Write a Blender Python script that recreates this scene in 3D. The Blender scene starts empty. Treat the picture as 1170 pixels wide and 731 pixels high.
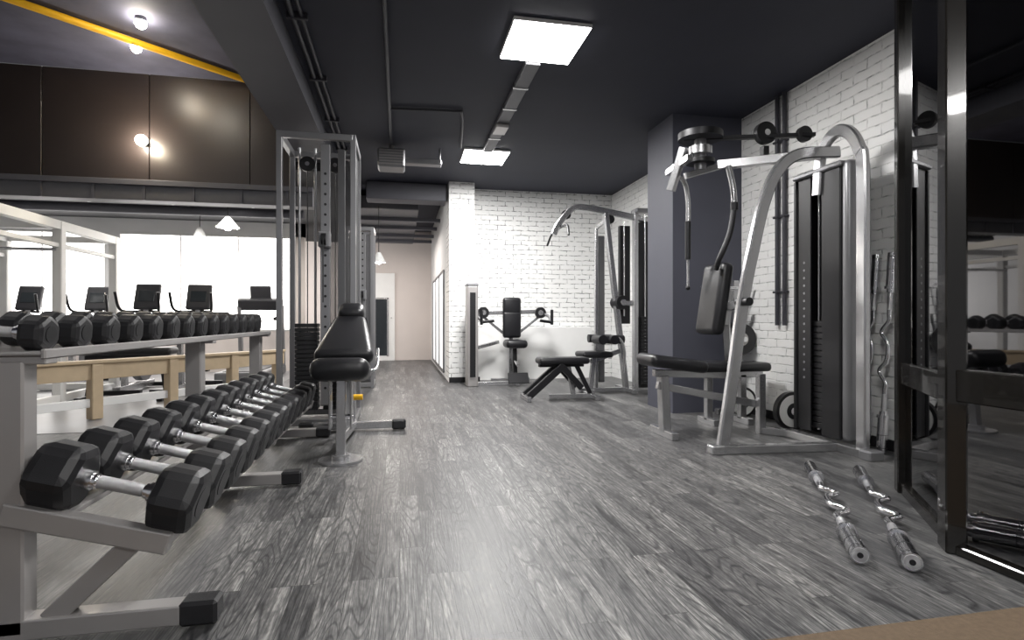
import bpy, bmesh, math, random
from mathutils import Vector, Matrix, Euler
random.seed(4)
R=math.radians
scene=bpy.context.scene
# ---------------------------------------------------------------- materials
def mat(name,col,rough=.5,metal=0.,noise=0.,nscale=20.,bump=0.,bscale=200.,emis=None,estr=0.,coat=0.):
    m=bpy.data.materials.new(name);m.use_nodes=True
    nt=m.node_tree;b=nt.nodes['Principled BSDF']
    b.inputs['Base Color'].default_value=(*col,1);b.inputs['Roughness'].default_value=rough
    b.inputs['Metallic'].default_value=metal
    if coat: b.inputs['Coat Weight'].default_value=coat
    if emis:
        b.inputs['Emission Color'].default_value=(*emis,1);b.inputs['Emission Strength'].default_value=estr
    tc=nt.nodes.new('ShaderNodeTexCoord')
    if noise:
        n=nt.nodes.new('ShaderNodeTexNoise');n.inputs['Scale'].default_value=nscale;n.inputs['Detail'].default_value=5
        nt.links.new(tc.outputs['Object'],n.inputs['Vector'])
        mx=nt.nodes.new('ShaderNodeMix');mx.data_type='RGBA'
        mx.inputs[6].default_value=(*[max(0,c*(1-noise)) for c in col],1)
        mx.inputs[7].default_value=(*[min(1,c*(1+noise)) for c in col],1)
        nt.links.new(n.outputs['Fac'],mx.inputs[0]);nt.links.new(mx.outputs[2],b.inputs['Base Color'])
    if bump:
        n=nt.nodes.new('ShaderNodeTexNoise');n.inputs['Scale'].default_value=bscale
        nt.links.new(tc.outputs['Object'],n.inputs['Vector'])
        bp=nt.nodes.new('ShaderNodeBump');bp.inputs['Strength'].default_value=bump;bp.inputs['Distance'].default_value=.002
        nt.links.new(n.outputs['Fac'],bp.inputs['Height']);nt.links.new(bp.outputs['Normal'],b.inputs['Normal'])
    return m
SIL=mat('silver_paint',(.47,.47,.48),.26,.82,noise=.06,nscale=8)
LSIL=mat('light_silver_paint',(.38,.365,.36),.38,.45,noise=.05,nscale=8)
TSIL=mat('tower_silver',(.30,.30,.31),.30,.7,noise=.06,nscale=8)
GREY=mat('grey_shield',(.22,.22,.23),.36,.4,noise=.08,nscale=6)
CHR=mat('chrome',(.8,.8,.82),.14,1.,bump=.15,bscale=900)
KNURL=mat('knurled_steel',(.62,.62,.64),.3,1.,bump=.8,bscale=1500)
RUB=mat('black_rubber',(.013,.013,.015),.42,0,noise=.2,nscale=30,bump=.3,bscale=400)
LEA=mat('black_leather',(.009,.009,.011),.36,0,noise=.2,nscale=15,bump=.3,bscale=350)
BLK=mat('black_metal',(.015,.015,.017),.4,.3,noise=.15,nscale=12)
WHT=mat('white_paint',(.82,.82,.81),.5,0,noise=.04,nscale=6)
WHITERING=mat('white_plastic',(.9,.9,.88),.5,0,noise=.03)
NAVY=mat('navy_ceiling_paint',(.023,.025,.040),.75,0,noise=.12,nscale=3)
BEAMM=mat('grey_beam_paint',(.085,.085,.10),.6,0,noise=.1,nscale=3)
PILLAR=mat('slate_pillar_paint',(.062,.064,.085),.6,0,noise=.08,nscale=3)
BROWN=mat('brown_panel',(.026,.020,.019),.34,0,noise=.2,nscale=3)
CONC=mat('blue_concrete',(.075,.077,.12),.8,0,noise=.5,nscale=4)
DARKC=mat('dark_service_ceiling',(.015,.015,.017),.8,0,noise=.2,nscale=3)
WARMW=mat('warm_white_plaster',(.68,.62,.59),.8,0,noise=.05,nscale=3)
PLAS=mat('white_plaster',(.80,.80,.80),.7,0,noise=.04,nscale=3)
YEL=mat('yellow_paint',(.90,.50,.015),.5,0,noise=.05)
WOODL=mat('pale_wood',(.50,.39,.26),.5,0,noise=.2,nscale=9)
TAN=mat('tan_carpet',(.115,.080,.050),.9,0,noise=.3,nscale=60,bump=.6,bscale=300)
LFLOOR=mat('light_vinyl_floor',(.25,.25,.26),.35,0,noise=.1,nscale=5)
CONDUIT=mat('conduit_metal',(.05,.05,.06),.5,.3,noise=.1)
TRAYM=mat('cable_tray_metal',(.12,.12,.13),.5,.4,noise=.1)
FRAMEB=mat('black_lacquer_frame',(.008,.007,.006),.22,.2,noise=.2,coat=.5)
DGL=mat('dark_glass',(.03,.035,.04),.12,.0,noise=.1)
SCREEN=mat('console_plastic',(.03,.03,.035),.35,0,noise=.1)
LAMP=mat('led_panel',(1,1,1),.5,emis=(1,.98,.95),estr=30)
WARML=mat('warm_bulb',(1,1,1),.5,emis=(1,.90,.74),estr=220)
WIN=mat('bright_frosted_window',(.9,.9,.9),.5,emis=(1,.97,.94),estr=4.6)
WINL=mat('corridor_window',(.9,.9,.9),.5,emis=(.95,.97,1),estr=.6)
MIR=mat('tinted_mirror',(.20,.20,.205),.02,1.,noise=.02,nscale=2)

def floor_mat():
    m=bpy.data.materials.new('grey_oak_planks');m.use_nodes=True;nt=m.node_tree;N=nt.nodes;L=nt.links
    b=N['Principled BSDF'];tc=N.new('ShaderNodeTexCoord')
    mp=N.new('ShaderNodeMapping');mp.inputs['Rotation'].default_value=(0,0,R(90));L.new(tc.outputs['Object'],mp.inputs['Vector'])
    br=N.new('ShaderNodeTexBrick');br.inputs['Scale'].default_value=1;br.inputs['Brick Width'].default_value=.70;br.inputs['Row Height'].default_value=.092
    br.inputs['Mortar Size'].default_value=.0010;br.inputs['Mortar Smooth'].default_value=.1;br.offset=.37;br.offset_frequency=3
    br.inputs['Color1'].default_value=(0,0,0,1);br.inputs['Color2'].default_value=(1,1,1,1);br.inputs['Mortar'].default_value=(.5,.5,.5,1)
    L.new(mp.outputs[0],br.inputs['Vector'])
    rnd=N.new('ShaderNodeSeparateColor');L.new(br.outputs['Color'],rnd.inputs[0])
    w=N.new('ShaderNodeMath');w.operation='MULTIPLY';w.inputs[1].default_value=37;L.new(rnd.outputs[0],w.inputs[0])
    def noise(sc,scale,detail,dist=0):
        mg=N.new('ShaderNodeMapping');mg.inputs['Scale'].default_value=sc;L.new(tc.outputs['Object'],mg.inputs['Vector'])
        n=N.new('ShaderNodeTexNoise');n.noise_dimensions='4D';n.inputs['Scale'].default_value=scale;n.inputs['Detail'].default_value=detail;n.inputs['Distortion'].default_value=dist
        L.new(mg.outputs[0],n.inputs['Vector']);L.new(w.outputs[0],n.inputs['W']);return n.outputs['Fac']
    def mth(op,a,bv,c=None,cl=False):
        q=N.new('ShaderNodeMath');q.operation=op;q.use_clamp=cl
        for i,v in enumerate((a,bv,c)):
            if v is None: continue
            if isinstance(v,(int,float)): q.inputs[i].default_value=v
            else: L.new(v,q.inputs[i])
        return q.outputs[0]
    n1=noise((7,.75,1),1.,1.,.1)
    rg=mth('ABSOLUTE',mth('SINE',mth('MULTIPLY',n1,72),0),0)
    rg=mth('MULTIPLY',rg,1.8,None,True)
    n2=noise((210,6,1),1,3);n3=noise((20,2.0,1),1,4);n4=noise((90,22,1),1,2)
    v=mth('MULTIPLY_ADD',rg,.27,.21)
    v=mth('MULTIPLY_ADD',n2,.85,mth('ADD',v,-.425))
    v=mth('MULTIPLY_ADD',n3,.70,mth('ADD',v,-.35))
    v=mth('MULTIPLY_ADD',n4,.55,mth('ADD',v,-.275))
    v=mth('MULTIPLY_ADD',rnd.outputs[0],.21,mth('ADD',v,-.12))
    cr=N.new('ShaderNodeValToRGB');e=cr.color_ramp.elements
    e[0].position=.10;e[0].color=(.022,.022,.024,1);e[1].position=.88;e[1].color=(.38,.375,.36,1)
    x=e.new(.38);x.color=(.070,.070,.072,1);x=e.new(.60);x.color=(.150,.149,.146,1)
    L.new(v,cr.inputs[0])
    mx=N.new('ShaderNodeMix');mx.data_type='RGBA';L.new(br.outputs['Fac'],mx.inputs[0]);L.new(cr.outputs[0],mx.inputs[6]);mx.inputs[7].default_value=(.020,.020,.020,1)
    L.new(mx.outputs[2],b.inputs['Base Color'])
    L.new(mth('MULTIPLY_ADD',v,.15,.35),b.inputs['Roughness'])
    bp=N.new('ShaderNodeBump');bp.inputs['Strength'].default_value=.3;bp.inputs['Distance'].default_value=.002
    L.new(v,bp.inputs['Height']);L.new(bp.outputs[0],b.inputs['Normal'])
    return m
FLOORM=floor_mat()
def brick_mat(name,axis,lo,hi,mort):
    m=bpy.data.materials.new(name);m.use_nodes=True;nt=m.node_tree;N=nt.nodes;L=nt.links
    b=N['Principled BSDF'];tc=N.new('ShaderNodeTexCoord')
    sp=N.new('ShaderNodeSeparateXYZ');L.new(tc.outputs['Object'],sp.inputs[0])
    cb=N.new('ShaderNodeCombineXYZ');L.new(sp.outputs[axis],cb.inputs[0]);L.new(sp.outputs[2],cb.inputs[1])
    nz=N.new('ShaderNodeTexNoise');nz.inputs['Scale'].default_value=9;nz.inputs['Detail'].default_value=3;L.new(cb.outputs[0],nz.inputs['Vector'])
    ad=N.new('ShaderNodeVectorMath');ad.operation='MULTIPLY_ADD';ad.inputs[1].default_value=(.03,.026,0);L.new(nz.outputs['Color'],ad.inputs[0]);L.new(cb.outputs[0],ad.inputs[2])
    br=N.new('ShaderNodeTexBrick');br.inputs['Scale'].default_value=1;br.inputs['Brick Width'].default_value=.26;br.inputs['Row Height'].default_value=.078
    br.inputs['Mortar Size'].default_value=.007;br.inputs['Mortar Smooth'].default_value=.6
    L.new(ad.outputs[0],br.inputs['Vector'])
    n=N.new('ShaderNodeTexNoise');n.inputs['Scale'].default_value=14;n.inputs['Detail'].default_value=4;L.new(cb.outputs[0],n.inputs['Vector'])
    cr=N.new('ShaderNodeValToRGB');cr.color_ramp.elements[0].position=lo;cr.color_ramp.elements[1].position=hi;L.new(n.outputs['Fac'],cr.inputs[0])
    mu=N.new('ShaderNodeMath');mu.operation='MULTIPLY';L.new(br.outputs['Fac'],mu.inputs[0]);L.new(cr.outputs[0],mu.inputs[1])
    mx=N.new('ShaderNodeMix');mx.data_type='RGBA';L.new(mu.outputs[0],mx.inputs[0]);mx.inputs[6].default_value=(.88,.88,.87,1);mx.inputs[7].default_value=(mort,mort,mort,1)
    L.new(mx.outputs[2],b.inputs['Base Color']);b.inputs['Roughness'].default_value=.6
    h=N.new('ShaderNodeMath');h.operation='MULTIPLY_ADD';L.new(br.outputs['Fac'],h.inputs[0]);h.inputs[1].default_value=-1;L.new(n.outputs['Fac'],h.inputs[2])
    bp=N.new('ShaderNodeBump');bp.inputs['Strength'].default_value=.7;bp.inputs['Distance'].default_value=.01;L.new(h.outputs[0],bp.inputs['Height']);L.new(bp.outputs[0],b.inputs['Normal'])
    return m
BRX=brick_mat('white_brick_x',0,.40,.60,.16);BRY=brick_mat('white_brick_y',1,.44,.72,.30)
def mesh_mat():
    m=bpy.data.materials.new('perforated_guard');m.use_nodes=True;nt=m.node_tree;N=nt.nodes;L=nt.links
    b=N['Principled BSDF'];b.inputs['Base Color'].default_value=(.12,.12,.125,1);b.inputs['Metallic'].default_value=.5;b.inputs['Roughness'].default_value=.4
    tc=N.new('ShaderNodeTexCoord');v=N.new('ShaderNodeTexChecker');v.inputs['Scale'].default_value=90;L.new(tc.outputs['Object'],v.inputs['Vector'])
    mp=N.new('ShaderNodeMath');mp.operation='MULTIPLY';mp.inputs[1].default_value=.75;L.new(v.outputs['Fac'],mp.inputs[0]);L.new(mp.outputs[0],b.inputs['Alpha'])
    return m
MESHG=mesh_mat()
# ---------------------------------------------------------------- mesh builder
class M:
    def __init__(s,name): s.name=name;s.v=[];s.f=[];s.mi=[];s.sm=[];s.mats=[]
    def _m(s,m):
        if m not in s.mats: s.mats.append(m)
        return s.mats.index(m)
    def add(s,vs,fs,m,smooth=False):
        o=len(s.v);s.v+= [tuple(v) for v in vs];i=s._m(m)
        for k,f in enumerate(fs):
            s.f.append([a+o for a in f]);s.mi.append(i);s.sm.append(smooth)
    def box(s,c,d,m,rot=(0,0,0),bev=.006,seg=1,smooth=False,taper=None):
        bm=bmesh.new();bmesh.ops.create_cube(bm,size=1)
        for v in bm.verts:
            v.co=Vector((v.co.x*d[0],v.co.y*d[1],v.co.z*d[2]))
            if taper:
                a,k=taper
                t=(v.co[a]/d[a]+.5);q=1+(k-1)*t
                for j in range(3):
                    if j!=a: v.co[j]*=q
        if bev>0:
            bmesh.ops.bevel(bm,geom=bm.edges[:],offset=min(bev,min(d)*.45),segments=seg,profile=.5,affect='EDGES')
        mt=Matrix.Translation(c)@Euler(rot).to_matrix().to_4x4()
        bm.verts.ensure_lookup_table()
        s.add([mt@v.co for v in bm.verts],[[v.index for v in f.verts] for f in bm.faces],m,smooth);bm.free()
    def bx(s,x0,x1,y0,y1,z0,z1,m,bev=.004): s.box(((x0+x1)/2,(y0+y1)/2,(z0+z1)/2),(abs(x1-x0),abs(y1-y0),abs(z1-z0)),m,bev=bev)
    def pad(s,c,d,m=None,rot=(0,0,0),r=.03,taper=None): s.box(c,d,m or LEA,rot,bev=r,seg=4,smooth=True,taper=taper)
    def cyl(s,p,q,r,m,n=16,r2=None,caps=True):
        p=Vector(p);q=Vector(q);r2=r if r2 is None else r2;a=(q-p).normalized()
        u=a.orthogonal().normalized();w=a.cross(u)
        A=[p+(u*math.cos(2*math.pi*i/n)+w*math.sin(2*math.pi*i/n))*r for i in range(n)]
        B=[q+(u*math.cos(2*math.pi*i/n)+w*math.sin(2*math.pi*i/n))*r2 for i in range(n)]
        s.add(A+B,[[i,(i+1)%n,n+(i+1)%n,n+i] for i in range(n)],m,n>8)
        if caps: s.add(A+B,[list(range(n))[::-1],list(range(n,2*n))],m,False)
    def sph(s,c,r,m,sc=(1,1,1)):
        bm=bmesh.new();bmesh.ops.create_uvsphere(bm,u_segments=16,v_segments=10,radius=r);bm.verts.ensure_lookup_table()
        s.add([Vector(c)+Vector((v.co.x*sc[0],v.co.y*sc[1],v.co.z*sc[2])) for v in bm.verts],[[v.index for v in f.verts] for f in bm.faces],m,True);bm.free()
    def bar(s,p,q,w,h,m,up=(0,0,1),bev=.005):
        """rectangular tube from p to q, w across, h along 'up'"""
        p=Vector(p);q=Vector(q);a=q-p;L=a.length;a.normalize();up=Vector(up)
        if abs(a.dot(up))>.98: up=Vector((0,1,0))
        x=a.cross(up).normalized();z=x.cross(a).normalized()
        bm=bmesh.new();bmesh.ops.create_cube(bm,size=1)
        for v in bm.verts: v.co=Vector((v.co.x*w,v.co.y*L,v.co.z*h))
        if bev: bmesh.ops.bevel(bm,geom=bm.edges[:],offset=min(bev,w*.4,h*.4),segments=2,profile=.5,affect='EDGES')
        mt=Matrix((x,a,z)).transposed();c=(p+q)/2
        bm.verts.ensure_lookup_table()
        s.add([c+mt@v.co for v in bm.verts],[[v.index for v in f.verts] for f in bm.faces],m,False);bm.free()
    def sweep(s,pts,w,h,m,side=None,n=12,sub=8,smooth_path=True):
        """round (h None) or rectangular tube along a smooth path; side = fixed side vector for rect tubes"""
        P=[Vector(p) for p in pts]
        if smooth_path and len(P)>2:
            Q=[];E=[P[0]*2-P[1]]+P+[P[-1]*2-P[-2]]
            for i in range(1,len(E)-2):
                a,b,c,d=E[i-1],E[i],E[i+1],E[i+2]
                for k in range(sub):
                    t=k/sub
                    Q.append(.5*((2*b)+(c-a)*t+(2*a-5*b+4*c-d)*t*t+(-a+3*b-3*c+d)*t**3))
            Q.append(P[-1]);P=Q
        rings=[];prev=None
        for i,p in enumerate(P):
            a=(P[min(i+1,len(P)-1)]-P[max(i-1,0)]).normalized()
            if side is not None: u=Vector(side)
            elif prev is None: u=a.orthogonal()
            else: u=prev
            u=(u-a*u.dot(a)).normalized();prev=u;z=a.cross(u)
            if h is None: rings.append([p+(u*math.cos(2*math.pi*k/n)+z*math.sin(2*math.pi*k/n))*w for k in range(n)])
            else:
                r=[]
                ch=.2*min(w,h)
                for (sx,sz) in ((-w/2+ch,-h/2),(w/2-ch,-h/2),(w/2,-h/2+ch),(w/2,h/2-ch),(w/2-ch,h/2),(-w/2+ch,h/2),(-w/2,h/2-ch),(-w/2,-h/2+ch)): r.append(p+u*sx+z*sz)
                rings.append(r)
        k=len(rings[0]);vs=[v for r in rings for v in r]
        fs=[[i*k+j,i*k+(j+1)%k,(i+1)*k+(j+1)%k,(i+1)*k+j] for i in range(len(rings)-1) for j in range(k)]
        s.add(vs,fs,m,h is None)
        s.add(rings[0]+rings[-1],[list(range(k))[::-1],list(range(k,2*k))],m,False)
    def mesh(s):
        me=bpy.data.meshes.new(s.name);me.from_pydata(s.v,[],s.f)
        for m in s.mats: me.materials.append(m)
        me.polygons.foreach_set('material_index',s.mi);me.polygons.foreach_set('use_smooth',s.sm)
        bm=bmesh.new();bm.from_mesh(me);bmesh.ops.recalc_face_normals(bm,faces=bm.faces[:]);bm.to_mesh(me);bm.free();me.update();return me
    def done(s,loc=(0,0,0),rot=(0,0,0)):
        o=bpy.data.objects.new(s.name,s.mesh());bpy.context.collection.objects.link(o);o.location=loc;o.rotation_euler=rot;return o
def inst(name,me,loc,rot=(0,0,0),sc=1):
    o=bpy.data.objects.new(name,me);bpy.context.collection.objects.link(o);o.location=loc;o.rotation_euler=rot;o.scale=(sc,)*3;return o
def slab(name,x0,x1,y0,y1,z0,z1,m):
    a=M(name);a.bx(x0,x1,y0,y1,z0,z1,m,bev=0);return a.done()
# ---------------------------------------------------------------- room shell
CH=3.05
slab('floor',-8,3.6,1.465,14,-.1,0,FLOORM)
slab('floor_tan_carpet',-8,3.6,-3,1.465,-.1,.004,TAN)
slab('floor_left_vinyl',-8,-1.75,5.3,11,0,.004,LFLOOR)
slab('ceiling',-.8,3.6,-3,13.5,CH,CH+.1,NAVY)
slab('ceiling_left',-8,-1.22,-3,6.9,3.7,3.8,CONC)
slab('ceiling_service',-8,-.8,7.05,13.5,2.75,2.85,DARKC)
slab('wall_right',3.5,3.6,-3,8.95,0,CH,BRY)
slab('wall_back',.9,3.6,8.85,8.95,0,CH,BRX)
slab('wall_back_pilaster',.73,1.12,8.45,8.95,0,CH,BRX)
slab('wall_corridor_right',.73,.83,8.95,13.4,0,CH,PLAS)
slab('wall_corridor_end',-3,.83,13.4,13.5,0,CH,WARMW)
slab('wall_left',-8.1,-8,-3,11,0,3.7,PLAS)
slab('wall_low_white_panel',1.2,3.1,8.72,8.85,0,.83,WHT)
a=M('wall_window_side')
a.bx(-8,-1.75,11,11.1,0,.75,WARMW,0);a.bx(-8,-1.75,11,11.1,2.5,2.75,PLAS,0)
a.bx(-1.95,-1.75,11,11.1,0,2.75,WARMW,0);a.bx(-5.1,-4.85,11,11.1,.75,2.5,PLAS,0)
a.done()
for i,(x0,x1) in enumerate([(-8,-5.1),(-4.85,-1.95)]):
    w=M('window_%d'%(i+1));w.bx(x0,x1,11.04,11.07,.75,2.5,WIN,0)
    n=3
    for k in range(n+1):
        x=x0+(x1-x0)*k/n;w.bx(x-.012,x+.012,11.02,11.05,.75,2.5,WHT)
    w.bx(x0,x1,11.0,11.05,.74,.78,WHT);w.bx(x0,x1,11.0,11.05,2.47,2.5,WHT);w.done()
slab('pillar',2.72,3.5,5.22,5.8,0,CH,PILLAR)
slab('beam_ceiling',-1.22,-.8,-3,10.5,2.85,3.8,BEAMM)
a=M('wall_bulkhead_brown');
x=-8
while x<-1.3:
    x1=min(x+1.05,-1.22);a.bx(x+.004,x1-.004,6.9,6.98,2.5,3.7,BROWN,.004);x=x1
a.bx(-8,-1.22,6.95,7.04,2.5,3.7,BLK,0);a.done()
a=M('beam_lintel');a.bx(-8,-1.0,6.86,7.06,2.28,2.5,TRAYM,.005);a.bx(-8,-1.0,6.82,6.86,2.44,2.5,BEAMM,.003)
for k in range(14): a.bx(-7.8+k*.5,-7.77+k*.5,6.84,6.86,2.28,2.44,BEAMM,0)
a.done()
slab('baseboard_back',.73,1.2,8.435,8.45,0,.08,BLK)
slab('baseboard_right',3.485,3.5,2.6,5.22,0,.08,BLK)
a=M('door_1');a.bx(-.78,-.12,13.35,13.395,0,2.05,WHT);a.bx(-.62,-.28,13.33,13.36,.12,1.45,DGL);a.bx(-.64,-.60,13.32,13.36,.1,1.47,SIL);a.bx(-.30,-.26,13.32,13.36,.1,1.47,SIL);a.bx(-.64,-.26,13.32,13.36,1.43,1.47,SIL);a.cyl((-.2,13.35,1),(-.2,13.29,1),.012,CHR);a.done()
a=M('window_3');a.bx(.715,.73,9.3,12.3,.1,1.75,WINL);
for y in (9.3,10.3,11.3,12.3): a.bx(.70,.725,y-.03,y+.03,.08,1.78,GREY)
a.bx(.70,.725,9.3,12.3,1.75,1.79,GREY);a.bx(.70,.725,9.3,12.3,.07,.12,GREY);a.done()
# ---------------------------------------------------------------- ceiling fixtures
def ledpanel(x,y):
    a=M('ceiling_led_panel');z=CH
    a.bx(x-.285,x+.285,y-.29,y+.29,z-.028,z-.001,WHT,.003);a.bx(x-.275,x+.275,y-.28,y+.28,z-.034,z-.028,LAMP,0);return a.done()
for p in [(1.055,4.04),(1.055,7.02),(1.055,1.1),(1.055,-1.9),(2.6,-1.9)]: ledpanel(*p)
a=M('ceiling_cable_tray');a.bx(.99,1.11,4.34,6.72,CH-.05,CH-.002,TRAYM);a.bx(.985,1.115,5.7,5.95,CH-.09,CH-.05,LSIL)
for y in (4.8,5.3,6.2): a.bx(.98,1.12,y,y+.03,CH-.055,CH-.002,SIL)
a.done()
a=M('ceiling_conduit');z=CH-.02
a.sweep([(-.10,-2,z),(-.10,6.7,z)],.014,None,CONDUIT)
a.sweep([(-.10,5.6,z),(.5,5.55,z),(.62,5.65,z),(.72,6.7,z)],.013,None,CONDUIT)
a.sweep([(-.72,-2,z),(-.72,9,z)],.018,None,CONDUIT);a.sweep([(-.66,-2,z),(-.66,9,z)],.014,None,CONDUIT)
for y in range(2,9): a.bx(-.76,-.62,y,y+.03,z-.025,z+.019,CONDUIT)
a.done()
a=M('ceiling_speaker');a.bx(-.26,.06,6.7,7.0,2.76,2.98,GREY,.02);
for k in range(6): a.bx(-.24,.04,6.69,6.7,2.785+k*.032,2.80+k*.032,LSIL,0)
a.cyl((-.1,6.85,2.98),(-.1,6.85,CH),.03,LSIL);a.bx(.06,.5,6.8,6.95,2.84,2.90,GREY,.01);a.cyl((.48,6.88,2.88),(.48,6.88,CH),.012,GREY);a.done()
a=M('ceiling_duct_run')
a.sweep([(-7.5,8.2,2.6),(-1.3,8.2,2.6)],.1,None,TRAYM,n=20);a.sweep([(-7.5,9.3,2.62),(-1.5,9.3,2.62)],.07,None,BEAMM,n=20)
for x in range(-7,-1): a.cyl((x,8.2,2.6),(x+.03,8.2,2.6),.108,GREY,20);a.cyl((x,8.2,2.6),(x,8.2,2.75),.01,GREY)
a.done()
a=M('corridor_duct');a.bx(-.75,.3,9.2,13.3,2.74,2.95,TRAYM,.01);a.bx(-.5,.70,8.6,8.95,2.78,CH-.01,BEAMM,.01)
for y in (9.9,10.8,11.8,12.6): a.bx(-.78,.7,y,y+.08,2.68,2.74,BEAMM);
a.done()
a=M('yellow_ceiling_pipe');a.sweep([(-4.5,4.35,3.66),(-1.3,7.1,3.66)],.034,None,YEL,smooth_path=False);a.done()
def spot(x,y,z,r=.04):
    a=M('ceiling_spotlight');a.cyl((x,y,z),(x,y,z-.05),r*1.1,GREY);a.sph((x,y,z-.055),r*1.2,WARML);a.done()
spot(-2.31,5.62,3.7);spot(-2.56,6.13,3.7)
a=M('wall_spotlight');a.cyl((-2.78,6.9,2.92),(-2.78,6.80,2.92),.035,BLK);a.sph((-2.78,6.78,2.92),.06,WARML);a.done()
def pendant(x,y,z,r,drop):
    a=M('pendant_lamp');a.cyl((x,y,z+.16),(x,y,z),.03,WHT,20,r2=r,caps=False);a.sph((x,y,z+.02),r*.4,WARML);a.cyl((x,y,z+.16),(x,y,drop),.006,BLK);a.done()
pendant(-.33,9.05,1.86,.11,2.75);pendant(-2.5,8.9,2.32,.16,2.75);pendant(-3.3,10.2,2.35,.1,2.75)
a=M('track_light_rail');a.bx(-7,-1.4,7.5,7.54,2.62,2.66,BLK)
for x in (-6.2,-5.2,-4.1,-3.2,-2.0):
    a.cyl((x,7.52,2.62),(x,7.52,2.55),.01,BLK);a.cyl((x,7.52,2.56),(x+.05,7.48,2.46),.035,BLK);a.cyl((x+.05,7.48,2.46),(x+.052,7.478,2.455),.03,WARML)
a.done()
a=M('wall_conduit_pipes')
for y,r in ((4.52,.02),(4.62,.02)):
    a.sweep([(3.47,y,.9),(3.47,y,CH)],r,None,CONDUIT)
    for z in (1.2,1.9,2.6): a.bx(3.44,3.5,y-.03,y+.03,z,z+.02,CONDUIT)
a.done()
# ---------------------------------------------------------------- mirror partition
a=M('mirror_partition')
def post(a,x,y,w=.07,rz=0,zt=2.98): a.box((x,y,zt/2),(w,w,zt),FRAMEB,rot=(0,0,rz),bev=.006)
ang=math.atan2(-.70,-.48)
a.box((2.49,2.23,1.49),(.848,.012,2.94),MIR,rot=(0,0,ang),bev=0)
post(a,2.73,2.58,.08,ang);post(a,2.25,1.88,.11,ang)
for z0,z1 in ((.60,.72),(2.9,2.98),(.0,.06)):
    a.box((2.49,2.23,(z0+z1)/2),(.80,.055,z1-z0),FRAMEB,rot=(0,0,ang),bev=.005)
a.box((2.235,1.2,1.49),(.012,1.3,2.9),MIR,bev=0)
for z0,z1 in ((.62,.75),(2.9,2.98),(.0,.04)): a.box((2.23,1.2,(z0+z1)/2),(.06,1.3,z1-z0),FRAMEB,bev=.005)
post(a,2.235,.55,.085)
a.done()
# ---------------------------------------------------------------- dumbbells
def hexhead(a,x0,x1,r,m):
    bm=bmesh.new();n=6
    A=[bm.verts.new((x0,r*math.cos(math.pi/6+i*math.pi/3),r*math.sin(math.pi/6+i*math.pi/3))) for i in range(n)]
    B=[bm.verts.new((x1,r*math.cos(math.pi/6+i*math.pi/3),r*math.sin(math.pi/6+i*math.pi/3))) for i in range(n)]
    bm.faces.new(A);bm.faces.new(B)
    for i in range(n): bm.faces.new([A[i],A[(i+1)%n],B[(i+1)%n],B[i]])
    bmesh.ops.bevel(bm,geom=bm.edges[:],offset=r*.27,segments=2,profile=.5,affect='EDGES');bm.verts.ensure_lookup_table();bm.verts.index_update()
    a.add([v.co.copy() for v in bm.verts],[[v.index for v in f.verts] for f in bm.faces],m,False);bm.free()
def dumbbell_mesh(r,hl,hw):
    a=M('dumbbell');hexhead(a,-hl-hw,-hl,r,RUB);hexhead(a,hl,hl+hw,r,RUB)
    a.cyl((-hl-.005,0,0),(hl+.005,0,0),.0175,CHR,20)
    a.sweep([(-hl*.62,0,0),(-hl*.35,0,0),(0,0,0),(hl*.35,0,0),(hl*.62,0,0)],.020,None,KNURL,n=20)
    for sgn in (-1,1):
        a.cyl((sgn*(hl-.022),0,0),(sgn*(hl+.002),0,0),.030,CHR,20);a.cyl((sgn*(hl-.034),0,0),(sgn*(hl-.022),0,0),.024,CHR,20)
        a.cyl((sgn*(hl+hw-.002),0,0),(sgn*(hl+hw+.002),0,0),r*.42,BLK,24)
    return a.mesh()
DB=dumbbell_mesh(.114,.104,.132)
tilt=math.atan2(.10,.36)
nlow=12
for i in range(nlow):
    y=1.94+i*.226
    inst('dumbbell',DB,(-.85,y,.432),(random.uniform(-.05,.05)+R(30),tilt,0),1-.10*i/nlow)
DB2=dumbbell_mesh(.078,.06,.085)
for i in range(14):
    y=1.96+i*.19;sc=.80+.22*i/13
    inst('dumbbell',DB2,(-1.17,y,.860+.078*.87*sc),(0,R(4),0),sc)
a=M('dumbbell_rack')
for y in (1.9,3.39,4.72):
    a.bar((-1.2,y,.045),(-.66,y,.045),.07,.06,LSIL)
    a.box((-.61,y,.047),(.11,.08,.075),RUB,bev=.01)
    if y<2: a.box((-1.16,y,.43),(.17,.07,.80),LSIL,bev=.006)
    else: a.box((-1.12,y,.43),(.08,.08,.80),LSIL,bev=.006)
    a.bar((-1.02,y,.06),(-.78,y,.29),.05,.06,LSIL)
    a.bar((-1.13,y-.02,.39),(-.69,y-.02,.268),.05,.065,LSIL)
    a.box((-1.17,y,.832),(.30,.06,.025),LSIL,bev=.003)
for dx,dz in ((-1.03,.37),(-.73,.285)):
    a.bar((dx,1.86,dz-.02),(dx,4.76,dz-.02),.07,.02,LSIL)
    a.bar((dx-.035,1.86,dz-.005),(dx-.035,4.76,dz-.005),.008,.04,LSIL)
a.bx(-1.32,-1.02,1.86,4.76,.845,.857,LSIL);a.bx(-1.03,-1.015,1.86,4.76,.835,.865,LSIL);a.bx(-1.33,-1.315,1.86,4.76,.83,.90,LSIL)
a.done()
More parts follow.
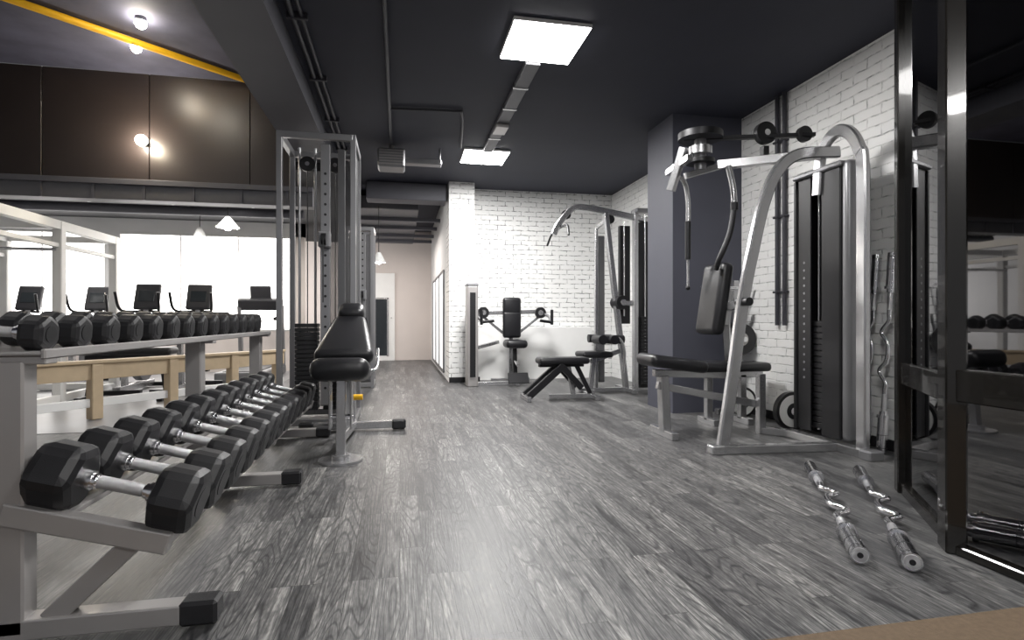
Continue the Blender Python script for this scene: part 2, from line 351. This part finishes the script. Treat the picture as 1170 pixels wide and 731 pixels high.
# ---------------------------------------------------------------- incline bench
a=M('incline_bench');x=-.39
a.cyl((x,3.89,0),(x,3.89,.018),.145,SIL,32);a.cyl((x,3.89,.018),(x,3.89,.05),.06,SIL,24)
a.bar((x,3.89,.03),(x,3.93,.58),.06,.06,SIL);a.bx(x-.075,x-.063,3.84,3.98,.22,.58,SIL);a.bx(x+.063,x+.075,3.84,3.98,.22,.58,SIL);a.cyl((x-.08,3.9,.3),(x+.08,3.9,.3),.015,CHR)
a.bar((x,3.92,.16),(x,4.93,.07),.06,.06,SIL);a.bar((x,3.93,.55),(x,4.75,.86),.06,.05,SIL)
a.bar((x,4.35,.12),(x,4.45,.72),.05,.05,SIL);a.bar((x,4.9,.08),(x,4.6,.78),.045,.045,SIL)
a.bar((x-.33,4.93,.05),(x+.33,4.93,.05),.06,.06,SIL)
for sg in (-1,1): a.box((x+sg*.38,4.93,.05),(.12,.085,.085),RUB,bev=.015)
a.bar((x+.07,4.0,.60),(x+.07,4.3,.70),.03,.03,SIL)
a.pad((x,3.93,.610),(.38,.36,.15),rot=(R(-8),0,0),r=.065)
a.pad((x,4.38,.82),(.42,.68,.12),rot=(R(25),0,0),r=.05,taper=(1,.58))
a.pad((x,4.74,1.015),(.21,.18,.12),rot=(R(26),0,0),r=.055)
a.cyl((x+.03,4.4,.36),(x+.11,4.4,.36),.022,YEL);a.cyl((x-.03,4.45,.5),(x+.09,4.45,.5),.012,CHR)
a.sweep([(x+.12,4.0,.60),(x+.22,4.1,.60),(x+.22,4.5,.72)],.013,None,CHR)
a.done()
# ---------------------------------------------------------------- cable tower
def cable_tower(x0,x1,y0,y1,H,name='cable_tower'):
    a=M(name)
    for x in (x0,x1):
        for y in (y0,y1): a.bx(x-.024,x+.024,y-.024,y+.024,0,H,TSIL)
    for z in (.05,H-.03):
        a.bar((x0,y0,z),(x1,y0,z),.05,.056,TSIL);a.bar((x0,y1,z),(x1,y1,z),.05,.056,TSIL);a.bar((x0,y0,z),(x0,y1,z),.05,.056,TSIL);a.bar((x1,y0,z),(x1,y1,z),.05,.056,TSIL)
    ym=(y0+y1)/2;w=x1-x0
    a.bx(x0+w*.42,x1-.03,y1-.01,y1,.1,H-.08,MESHG,0);a.bx(x1-.004,x1+.004,y0+.03,y1-.03,.1,H-.08,MESHG,0)
    for k,xx in enumerate((x0+w*.3,x0+w*.7)):
        for dx in (-.07,.07): a.cyl((xx+dx,ym,.08),(xx+dx,ym,H-.05),.012,TSIL)
        for j in range(20): a.box((xx,ym,.14+j*.040),(.2,.16,.036),RUB,bev=.004)
        a.cyl((xx,ym,.8),(xx,ym,H-.25),.005,BLK);a.cyl((xx,ym-.02,H-.2),(xx,ym+.02,H-.2),.07,BLK,24);a.cyl((xx,ym-.025,H-.2),(xx,ym+.025,H-.2),.02,CHR)
    a.bx(x0+w*.62-.04,x0+w*.62+.04,y0-.02,y0+.03,.2,H-.1,TSIL)
    a.bx(x0+w*.82-.03,x0+w*.82+.03,y0+.1,y0+.16,.1,H-.1,GREY)
    for k in range(22): a.cyl((x0+w*.62,y0-.022,.35+k*.09),(x0+w*.62,y0-.018,.35+k*.09),.012,BLK,8)
    a.box((x0+w*.62,y0-.06,H-.95),(.10,.1,.14),GREY,bev=.01);a.cyl((x0+w*.62-.02,y0-.12,H-.95),(x0+w*.62+.02,y0-.12,H-.95),.05,BLK,20)
    a.cyl((x0+w*.62,y0-.17,H-.95),(x0+w*.62,y0-.17,H-1.5),.005,BLK)
    return a.done()
cable_tower(-1.03,-.41,5.15,5.75,2.6)
cable_tower(-.72,-.38,8.0,8.5,2.25)
# ---------------------------------------------------------------- pec fly machine
a=M('pectoral_fly_machine')
a.sweep([(2.25,3.58,.05),(2.33,3.58,.55),(2.41,3.58,1.08),(2.49,3.58,1.45),(2.58,3.58,1.80),(2.69,3.58,2.03),(2.86,3.58,2.16),(3.2,3.58,2.20)],.05,.085,SIL,side=(0,1,0))
a.bar((2.2,3.58,.03),(3.12,3.5,.03),.07,.06,SIL);a.box((2.2,3.58,.03),(.1,.09,.07),SIL,bev=.01)
a.sweep([(3.14,3.29,.02),(3.14,3.29,1.0),(3.14,3.29,1.98),(3.13,3.31,2.14),(3.12,3.37,2.26),(3.12,3.47,2.32),(3.12,3.58,2.29),(3.12,3.66,2.18),(3.12,3.69,1.9)],.05,.085,SIL,side=(1,0,0))
a.bar((3.14,3.22,.03),(3.12,4.02,.03),.09,.06,SIL);a.box((3.14,3.22,.03),(.12,.1,.07),GREY,bev=.01)
a.box((3.27,3.69,1.08),(.06,.46,1.98),BLK,bev=.01);a.box((3.13,3.84,1.08),(.012,.14,1.98),BLK,bev=.004)
a.box((3.22,3.43,1.09),(.20,.08,2.02),GREY,bev=.035,seg=4,smooth=True);a.box((3.13,3.56,1.09),(.03,.19,2.02),BLK,bev=.01);a.box((3.205,3.93,1.07),(.19,.04,1.98),BLK,bev=.01)
for j in range(18): a.box((3.20,3.69,.14+j*.046),(.09,.36,.041),BLK,bev=.004)
a.cyl((3.19,3.62,.1),(3.19,3.62,2.05),.012,CHR);a.cyl((3.19,3.76,.1),(3.19,3.76,2.05),.012,CHR);a.box((3.19,3.69,2.08),(.2,.5,.04),GREY,bev=.01)
for k in range(16): a.cyl((3.122,3.84,.5+k*.06),(3.126,3.84,.5+k*.06),.010,GREY,8)
a.bar((3.15,3.62,2.20),(2.45,3.98,2.17),.06,.07,SIL);a.bar((2.5,3.97,2.17),(2.2,4.02,2.08),.05,.05,SIL)
a.bar((3.12,3.72,2.37),(2.2,4.05,2.38),.05,.03,BLK)
a.cyl((2.32,4.0,2.13),(2.32,4.0,2.40),.045,GREY,24);a.cyl((2.32,4.0,2.37),(2.32,4.0,2.42),.17,BLK,28);a.cyl((2.32,4.0,2.18),(2.32,4.0,2.21),.11,BLK,28);a.cyl((2.32,4.0,2.25),(2.32,4.0,2.31),.09,SIL,28)
a.cyl((2.78,3.82,2.40),(2.78,3.87,2.40),.085,BLK,24);a.cyl((2.78,3.81,2.40),(2.78,3.88,2.40),.025,CHR,16)
a.cyl((3.05,3.73,2.38),(3.05,3.77,2.38),.06,BLK,24);a.bar((2.78,3.85,2.3),(2.78,3.85,2.2),.05,.05,BLK)
a.bar((2.15,3.85,2.18),(2.2,4.3,2.18),.05,.05,SIL);a.bar((2.18,4.0,2.3),(2.12,4.1,1.98),.05,.06,SIL)
a.sweep([(2.50,3.9,2.15),(2.54,3.9,1.98),(2.54,3.88,1.82)],.024,None,SIL);a.sweep([(2.54,3.88,1.84),(2.50,3.88,1.62),(2.43,3.92,1.41),(2.46,4.0,1.36)],.022,None,BLK)
a.cyl((2.54,3.88,1.80),(2.54,3.88,1.86),.03,BLK)
a.sweep([(2.2,4.28,2.18),(2.34,4.3,2.12),(2.38,4.3,1.95),(2.38,4.3,1.7)],.02,None,SIL);a.cyl((2.38,4.3,1.78),(2.38,4.3,1.46),.024,BLK);a.cyl((2.38,4.3,1.46),(2.38,4.3,1.22),.010,SIL)
a.sph((2.38,4.3,1.22),.02,BLK)
a.pad((2.50,4.1,1.12),(.11,.31,.58),rot=(0,R(9),0),r=.045)
a.bar((2.42,3.58,1.07),(2.60,4.1,1.05),.05,.06,SIL);a.box((2.60,4.1,1.05),(.06,.12,.3),SIL,bev=.01,rot=(0,R(9),0));a.cyl((2.41,3.5,1.08),(2.41,3.64,1.08),.03,BLK)
a.pad((2.18,4.2,.60),(.50,.34,.10),rot=(0,R(8),0),r=.045);a.pad((2.56,4.2,.565),(.32,.30,.08),rot=(0,R(0),0),r=.035)
a.bar((2.02,4.2,.52),(2.75,4.2,.49),.06,.06,SIL);a.bar((2.10,4.2,.50),(2.12,4.2,.05),.07,.09,SIL);a.bar((2.05,4.2,.42),(2.96,4.2,.24),.05,.06,SIL)
a.bar((2.12,4.02,.03),(2.12,4.42,.03),.06,.06,SIL);a.bar((2.96,4.15,.0),(2.96,4.15,.5),.06,.06,SIL);a.bar((2.96,4.15,.03),(3.12,3.98,.03),.06,.06,SIL);a.bar((2.7,4.2,.47),(2.62,4.12,1.0),.05,.05,SIL)
a.done()
# ---------------------------------------------------------------- weight bench and plates behind
a=M('flat_weight_bench')
a.pad((3.00,4.62,.52),(.66,.26,.08),r=.035);a.bar((2.70,4.62,.45),(3.3,4.62,.45),.06,.06,SIL)
for xx in (2.76,3.10): a.bar((xx,4.62,.45),(xx,4.62,.04),.06,.06,SIL);a.bar((xx,4.48,.03),(xx,4.76,.03),.06,.06,SIL)
a.done()
def plate(a,c,r,th=.035):
    c=Vector(c);y=Vector((0,1,0))
    a.cyl(c-y*th/2,c+y*th/2,r,RUB,40)
    a.cyl(c-y*(th/2+.006),c+y*th/2,r*.84,WHITERING,36);a.cyl(c-y*(th/2+.010),c+y*th/2,r*.42,RUB,30);a.cyl(c-y*(th/2+.015),c+y*th/2,r*.2,CHR,20)
a=M('weight_plate_tree')
a.bar((3.33,5.08,0.0),(3.33,5.08,1.35),.06,.06,SIL);a.bar((3.12,5.08,.03),(3.46,5.08,.03),.06,.06,SIL);a.bar((3.33,5.0,.03),(3.33,5.18,.03),.06,.06,SIL)
a.cyl((3.33,5.08,.76),(3.33,4.90,.76),.025,CHR)
a.cyl((3.33,5.0,.76),(3.33,5.035,.76),.165,RUB,40);a.cyl((3.33,4.955,.76),(3.33,4.995,.76),.155,RUB,40);a.cyl((3.33,4.948,.76),(3.33,4.955,.76),.065,LSIL,30)
a.cyl((2.90,4.98,1.27),(3.46,4.98,1.27),.014,CHR);a.bar((2.95,4.98,1.1),(3.4,4.98,1.06),.05,.06,GREY)
a.done()
a=M('weight_plate');plate(a,(0,0,0),.165,.05);a.done(loc=(3.325,4.24,.165))
a=M('weight_plate');plate(a,(0,0,0),.15,.05);a.done(loc=(3.27,4.88,.15))
# ---------------------------------------------------------------- EZ curl bars
def ez(L,name='ez_curl_bar'):
    a=M(name);h=L/2;s=.24
    pts=[(-h+s,0,0),(-.28,0,0),(-.22,.0,0),(-.14,.055,0),(-.06,0,0),(.06,0,0),(.14,.055,0),(.22,0,0),(.28,0,0),(h-s,0,0)]
    a.sweep(pts,.016,None,CHR,n=16)
    for sg in (-1,1):
        a.cyl((sg*(h-s),0,0),(sg*h,0,0),.034,CHR,28);a.cyl((sg*(h-s-.02),0,0),(sg*(h-s),0,0),.041,CHR,28);a.cyl((sg*(h-s-.045),0,0),(sg*(h-s-.02),0,0),.026,CHR,24)
        a.cyl((sg*(h-.03),0,0),(sg*(h-.026),0,0),.0346,BLK,28);a.cyl((sg*(h-.12),0,0),(sg*(h-.117),0,0),.0346,BLK,28)
        a.cyl((sg*h,0,0),(sg*(h+.004),0,0),.028,KNURL,24);a.cyl((sg*(h+.003),0,0),(sg*(h+.006),0,0),.011,BLK,16)
        a.cyl((sg*.30,0,0),(sg*.42,0,0),.018,KNURL,20)
    return a
e=ez(1.40)
e.done(loc=(2.12,2.43,.042),rot=(0,0,math.atan2(-1.19,-.76)))
e=ez(1.40);e.done(loc=(2.30,2.31,.042),rot=(0,0,math.atan2(-1.13,-.834)))
for y in (3.36,3.5):
    e=ez(1.42);e.done(loc=(3.41,y,.722),rot=(0,R(-86),0))
# ---------------------------------------------------------------- lat pulldown machine
a=M('lat_pulldown_machine');Y=6.95
a.bar((2.95,Y,.03),(2.66,Y,2.36),.06,.09,SIL)
a.sweep([(1.95,Y,2.06),(2.02,Y,2.2),(2.2,Y,2.40),(2.4,Y,2.42),(2.8,Y,2.36),(3.3,Y,2.28)],.06,.08,SIL,side=(0,1,0))
a.bar((2.3,Y,.03),(3.4,Y,.03),.07,.06,SIL);a.bar((2.95,Y-.3,.03),(2.95,Y+.3,.03),.07,.06,SIL);a.bar((2.4,Y-.25,.03),(2.4,Y+.25,.03),.06,.06,SIL)
a.cyl((2.12,Y-.02,2.32),(2.12,Y+.02,2.32),.06,BLK,24);a.cyl((2.72,Y-.02,2.28),(2.72,Y+.02,2.28),.06,BLK,24)
a.cyl((2.06,Y,2.3),(2.06,Y,2.18),.006,BLK);a.sweep([(2.0,Y-.5,1.98),(2.03,Y-.35,2.12),(2.06,Y,2.16),(2.03,Y+.35,2.12),(2.0,Y+.5,1.98)],.014,None,BLK)
for xx in (3.08,3.43):
    a.bar((xx,Y,.0),(xx,Y,2.42),.05,.1,SIL)
a.bar((2.62,Y+.25,.0),(2.62,Y+.25,2.2),.04,.06,SIL);a.bar((2.62,Y+.25,2.2),(2.75,Y,2.33),.04,.05,SIL);a.box((2.70,Y+.27,1.1),(.09,.05,2.0),GREY,bev=.01)
a.box((3.255,Y+.03,1.15),(.30,.16,2.2),BLK,bev=.01);a.box((3.255,Y,2.40),(.40,.2,.06),GREY,bev=.015)
for j in range(20): a.box((3.255,Y-.06,.12+j*.045),(.26,.06,.04),BLK,bev=.004)
for dx in (-.07,.07): a.cyl((3.255+dx,Y-.07,.1),(3.255+dx,Y-.07,2.35),.011,CHR)
a.bx(2.86,3.0,Y-.02,Y+.06,.9,2.2,BLK);a.cyl((2.90,Y-.05,1.0),(2.90,Y-.05,2.25),.01,CHR)
a.cyl((2.86,Y-.12,1.18),(2.86,Y+.12,1.18),.09,BLK,28);a.cyl((2.86,Y-.14,1.18),(2.86,Y-.12,1.18),.04,SIL,20);a.box((2.94,Y-.1,1.17),(.14,.05,.07),SIL,bev=.01)
for yy in (Y-.22,Y+.22):
    a.cyl((2.5,yy,.70),(2.82,yy,.70),.055,LEA,24)
for xx in (2.5,2.66): 
    a.cyl((xx,Y-.34,.70),(xx,Y-.06,.70),.06,LEA,24)
a.bar((2.55,Y-.2,.68),(2.86,Y-.1,.72),.05,.05,SIL);a.pad((2.5,Y,.50),(.42,.36,.08),r=.035);a.bar((2.5,Y,.46),(2.45,Y,.04),.06,.06,SIL);a.bar((2.45,Y,.40),(2.88,Y,.55),.05,.06,SIL)
a.sweep([(2.55,Y-.2,.68),(2.72,Y-.3,.72),(2.8,Y-.3,.55),(2.78,Y-.3,.28)],.018,None,SIL)
a.done()
# ---------------------------------------------------------------- chest press machine
a=M('seated_chest_press_machine');X=1.66;Y=8.2
a.box((1.01,7.95,.72),(.16,.26,1.44),LSIL,bev=.02,seg=2);a.box((1.01,7.815,.74),(.08,.012,1.2),BLK,bev=.002);a.box((1.01,7.95,1.45),(.17,.27,.05),GREY,bev=.015)
a.bar((1.03,7.95,.03),(X,7.95,.03),.07,.06,SIL);a.bar((X,7.8,.03),(X,8.4,.03),.07,.06,SIL);a.bar((X-.3,8.38,.03),(X+.3,8.38,.03),.06,.06,SIL)
a.bar((X,8.0,.04),(X,8.05,.55),.06,.07,BLK);a.bar((X,8.35,.04),(X,8.35,1.2),.06,.07,SIL)
a.pad((X,8.0,.60),(.32,.36,.12),r=.055);a.pad((X,8.25,.88),(.28,.09,.40),r=.04);a.pad((X,8.26,1.16),(.28,.10,.26),r=.045)
a.bar((X-.5,8.30,1.05),(X+.5,8.30,1.08),.05,.06,SIL)
for sg in (-1,1):
    a.sweep([(X+sg*.48,8.3,1.06),(X+sg*.54,8.1,1.0),(X+sg*.50,7.85,.92)],.025,None,SIL);a.cyl((X+sg*.50,7.87,.92),(X+sg*.34,7.83,.94),.022,BLK);a.cyl((X+sg*.52,7.86,1.10),(X+sg*.52,7.86,.88),.022,BLK)
    a.cyl((X+sg*.44,8.2,1.06),(X+sg*.44,8.26,1.06),.085,BLK,24);a.cyl((X+sg*.44,8.19,1.06),(X+sg*.44,8.2,1.06),.04,SIL,20)
    a.bar((X+sg*.12,8.33,.75),(X+sg*.46,8.3,1.02),.04,.04,SIL)
a.box((X,7.78,.12),(.3,.02,.16),BLK,rot=(R(-25),0,0),bev=.005);a.bar((1.1,8.0,.55),(1.45,8.25,.62),.05,.05,SIL)
a.cyl((X,7.83,.3),(X,8.0,.35),.02,CHR)
a.done()
# ---------------------------------------------------------------- dark adjustable bench
a=M('sit_up_bench');Y=6.42
a.pad((1.91,Y,.465),(.62,.27,.08),r=.035);a.bar((1.62,Y,.415),(2.17,Y,.415),.08,.05,BLK)
for yy in (Y-.1,Y+.1):
    a.bar((1.90,yy,.42),(1.47,yy,.05),.05,.08,BLK)
    a.bar((1.86,yy,.42),(2.12,yy,.14),.045,.07,BLK)
a.bar((1.46,Y-.2,.03),(1.46,Y+.2,.03),.05,.06,SIL);a.bar((1.98,Y,.42),(2.05,Y,.05),.05,.06,SIL);a.bar((1.75,Y,.035),(2.3,Y-.02,.035),.06,.055,SIL);a.bar((2.28,Y-.22,.03),(2.28,Y+.22,.03),.06,.06,SIL)
a.bar((2.08,Y,.42),(2.26,Y,.06),.04,.05,BLK)
a.done()
# ---------------------------------------------------------------- left area
a=M('power_rack');x0,x1,y0,y1=-5.1,-3.82,6.0,8.5;H=2.08
for x in (x0,x1):
    for y in (y0,7.25,y1): a.bx(x-.05,x+.05,y-.05,y+.05,.004,H,WHT,.008)
    a.bar((x,y0,.06),(x,y1,.06),.08,.08,WHT);a.bar((x,y0,H-.05),(x,y1,H-.05),.09,.10,WHT)
    a.bar((x,y0,1.80),(x,y1,1.80),.05,.05,WHT)
for y in (y0,7.25,y1): a.bar((x0,y,H-.05),(x1,y,H-.05),.08,.08,WHT)
for y in (y0,y1): a.bar((x0,y,.06),(x1,y,.06),.08,.08,WHT)
a.cyl((x0,7.2,1.75),(x1,7.2,1.75),.018,CHR);a.done()
def bike(x,y):
    a=M('exercise_bike')
    a.bar((x-.28,y-.5,.04),(x+.28,y-.5,.04),.07,.06,BLK);a.bar((x-.28,y+.5,.04),(x+.28,y+.5,.04),.07,.06,BLK);a.bar((x,y-.5,.07),(x,y+.5,.07),.09,.08,SIL)
    a.cyl((x-.05,y+.22,.38),(x+.05,y+.22,.38),.26,GREY,32);a.cyl((x-.07,y+.22,.38),(x+.07,y+.22,.38),.09,BLK,24)
    a.bar((x,y+.3,.4),(x,y+.38,1.18),.07,.09,SIL);a.bar((x,y-.28,.08),(x,y-.34,.88),.06,.08,SIL);a.pad((x,y-.36,.93),(.24,.28,.09),r=.04)
    a.box((x,y+.38,1.27),(.32,.07,.38),SCREEN,rot=(R(-18),0,0),bev=.025,seg=2);a.box((x,y+.345,1.28),(.2,.01,.16),DGL,rot=(R(-18),0,0),bev=.003)
    for sg in (-1,1):
        a.sweep([(x,y+.36,1.08),(x+sg*.16,y+.28,1.06),(x+sg*.24,y+.12,1.10),(x+sg*.26,y+.04,1.32)],.018,None,BLK)
        a.cyl((x,y+.22,.38),(x+sg*.12,y+.22,.38),.02,CHR);a.bar((x+sg*.12,y+.22,.38),(x+sg*.12,y+.1,.26),.02,.03,CHR);a.box((x+sg*.17,y+.1,.25),(.09,.1,.025),BLK,bev=.005)
    return a.done(loc=(0,0,.005))
bike(-2.80,8.25);bike(-3.46,8.25);bike(-4.5,9.15);bike(-5.4,9.15)
a=M('treadmill');x,y=-2.36,9.78
a.box((x,y,.14),(.72,1.6,.16),GREY,bev=.03,seg=2);a.box((x,y-.05,.225),(.5,1.4,.012),RUB,bev=.003)
for sg in (-1,1): a.bar((x+sg*.34,y+.62,.2),(x+sg*.34,y+.5,1.25),.06,.1,GREY);a.bar((x+sg*.34,y+.5,1.08),(x+sg*.34,y-.05,1.02),.05,.05,BLK)
a.box((x,y+.5,1.28),(.72,.14,.2),SCREEN,rot=(R(25),0,0),bev=.03,seg=2);a.box((x,y+.5,1.46),(.34,.06,.28),SCREEN,rot=(R(12),0,0),bev=.02);a.done(loc=(0,0,-.055))
a=M('wooden_barrier_rail')
p=Vector((-3.3,5.4,0));q=Vector((-1.5,7.7,0))
a.bar(p+Vector((0,0,.46)),q+Vector((0,0,.46)),.06,.16,WOODL);a.bar(p+Vector((0,0,.55)),q+Vector((0,0,.55)),.12,.03,WOODL)
for t in (.03,.25,.5,.75,.97):
    c=p+(q-p)*t;a.box((c.x,c.y,.27),(.1,.1,.53),WOODL,rot=(0,0,R(56)),bev=.006)
a.bar(p+Vector((0,0,.16)),q+Vector((0,0,.16)),.04,.08,WHT)
a.done(loc=(0,0,.004))
a=M('flat_exercise_bench');x,y=-3.15,7.35
a.pad((x,y,.58),(1.0,.28,.09),r=.04);a.bar((x-.45,y,.50),(x+.45,y,.50),.06,.06,BLK)
for sg in (-1,1): a.bar((x+sg*.36,y,.50),(x+sg*.42,y,.04),.06,.06,BLK);a.bar((x+sg*.42,y-.25,.035),(x+sg*.42,y+.25,.035),.06,.06,BLK)
a.done(loc=(0,0,.002))
# ---------------------------------------------------------------- lights
def area(name,loc,sx,sy,pw,col=(1,1,1),rot=(0,0,0)):
    l=bpy.data.lights.new(name,'AREA');l.shape='RECTANGLE';l.size=sx;l.size_y=sy;l.energy=pw;l.color=col
    o=bpy.data.objects.new(name,l);bpy.context.collection.objects.link(o);o.location=loc;o.rotation_euler=rot;return o
for (x,y,pw) in [(1.055,4.04,92),(1.055,7.02,128),(1.055,1.1,30),(1.055,-1.9,45)]:
    area('led_panel_light',(x,y,CH-.04),.5,.5,pw,(1,.985,.97))
area('left_hall_light',(-3.5,3.2,3.6),2.5,2.5,18,(1,.98,.96))
area('service_light',(-4,9.3,2.5),4,1.5,60,(1,.97,.93))
area('corridor_light',(-.2,11,2.6),.6,2,50,(1,.92,.86))
l=bpy.data.lights.new('bulb_glow','POINT');l.energy=12;l.color=(1,.85,.62);l.shadow_soft_size=.05
o=bpy.data.objects.new('bulb_glow',l);bpy.context.collection.objects.link(o);o.location=(-2.78,6.6,2.92)
w=bpy.data.worlds.new('World');scene.world=w;w.use_nodes=True
w.node_tree.nodes['Background'].inputs[0].default_value=(.95,.96,1,1);w.node_tree.nodes['Background'].inputs[1].default_value=.32
# ---------------------------------------------------------------- camera
cam=bpy.data.cameras.new('camera');co=bpy.data.objects.new('camera',cam);bpy.context.collection.objects.link(co)
cam.sensor_width=36;cam.lens=635/1170*36;cam.clip_start=.05
co.location=(0,0,.95);co.rotation_euler=(R(90),0,-math.atan(128/635));scene.camera=co
scene.view_settings.view_transform='Standard'
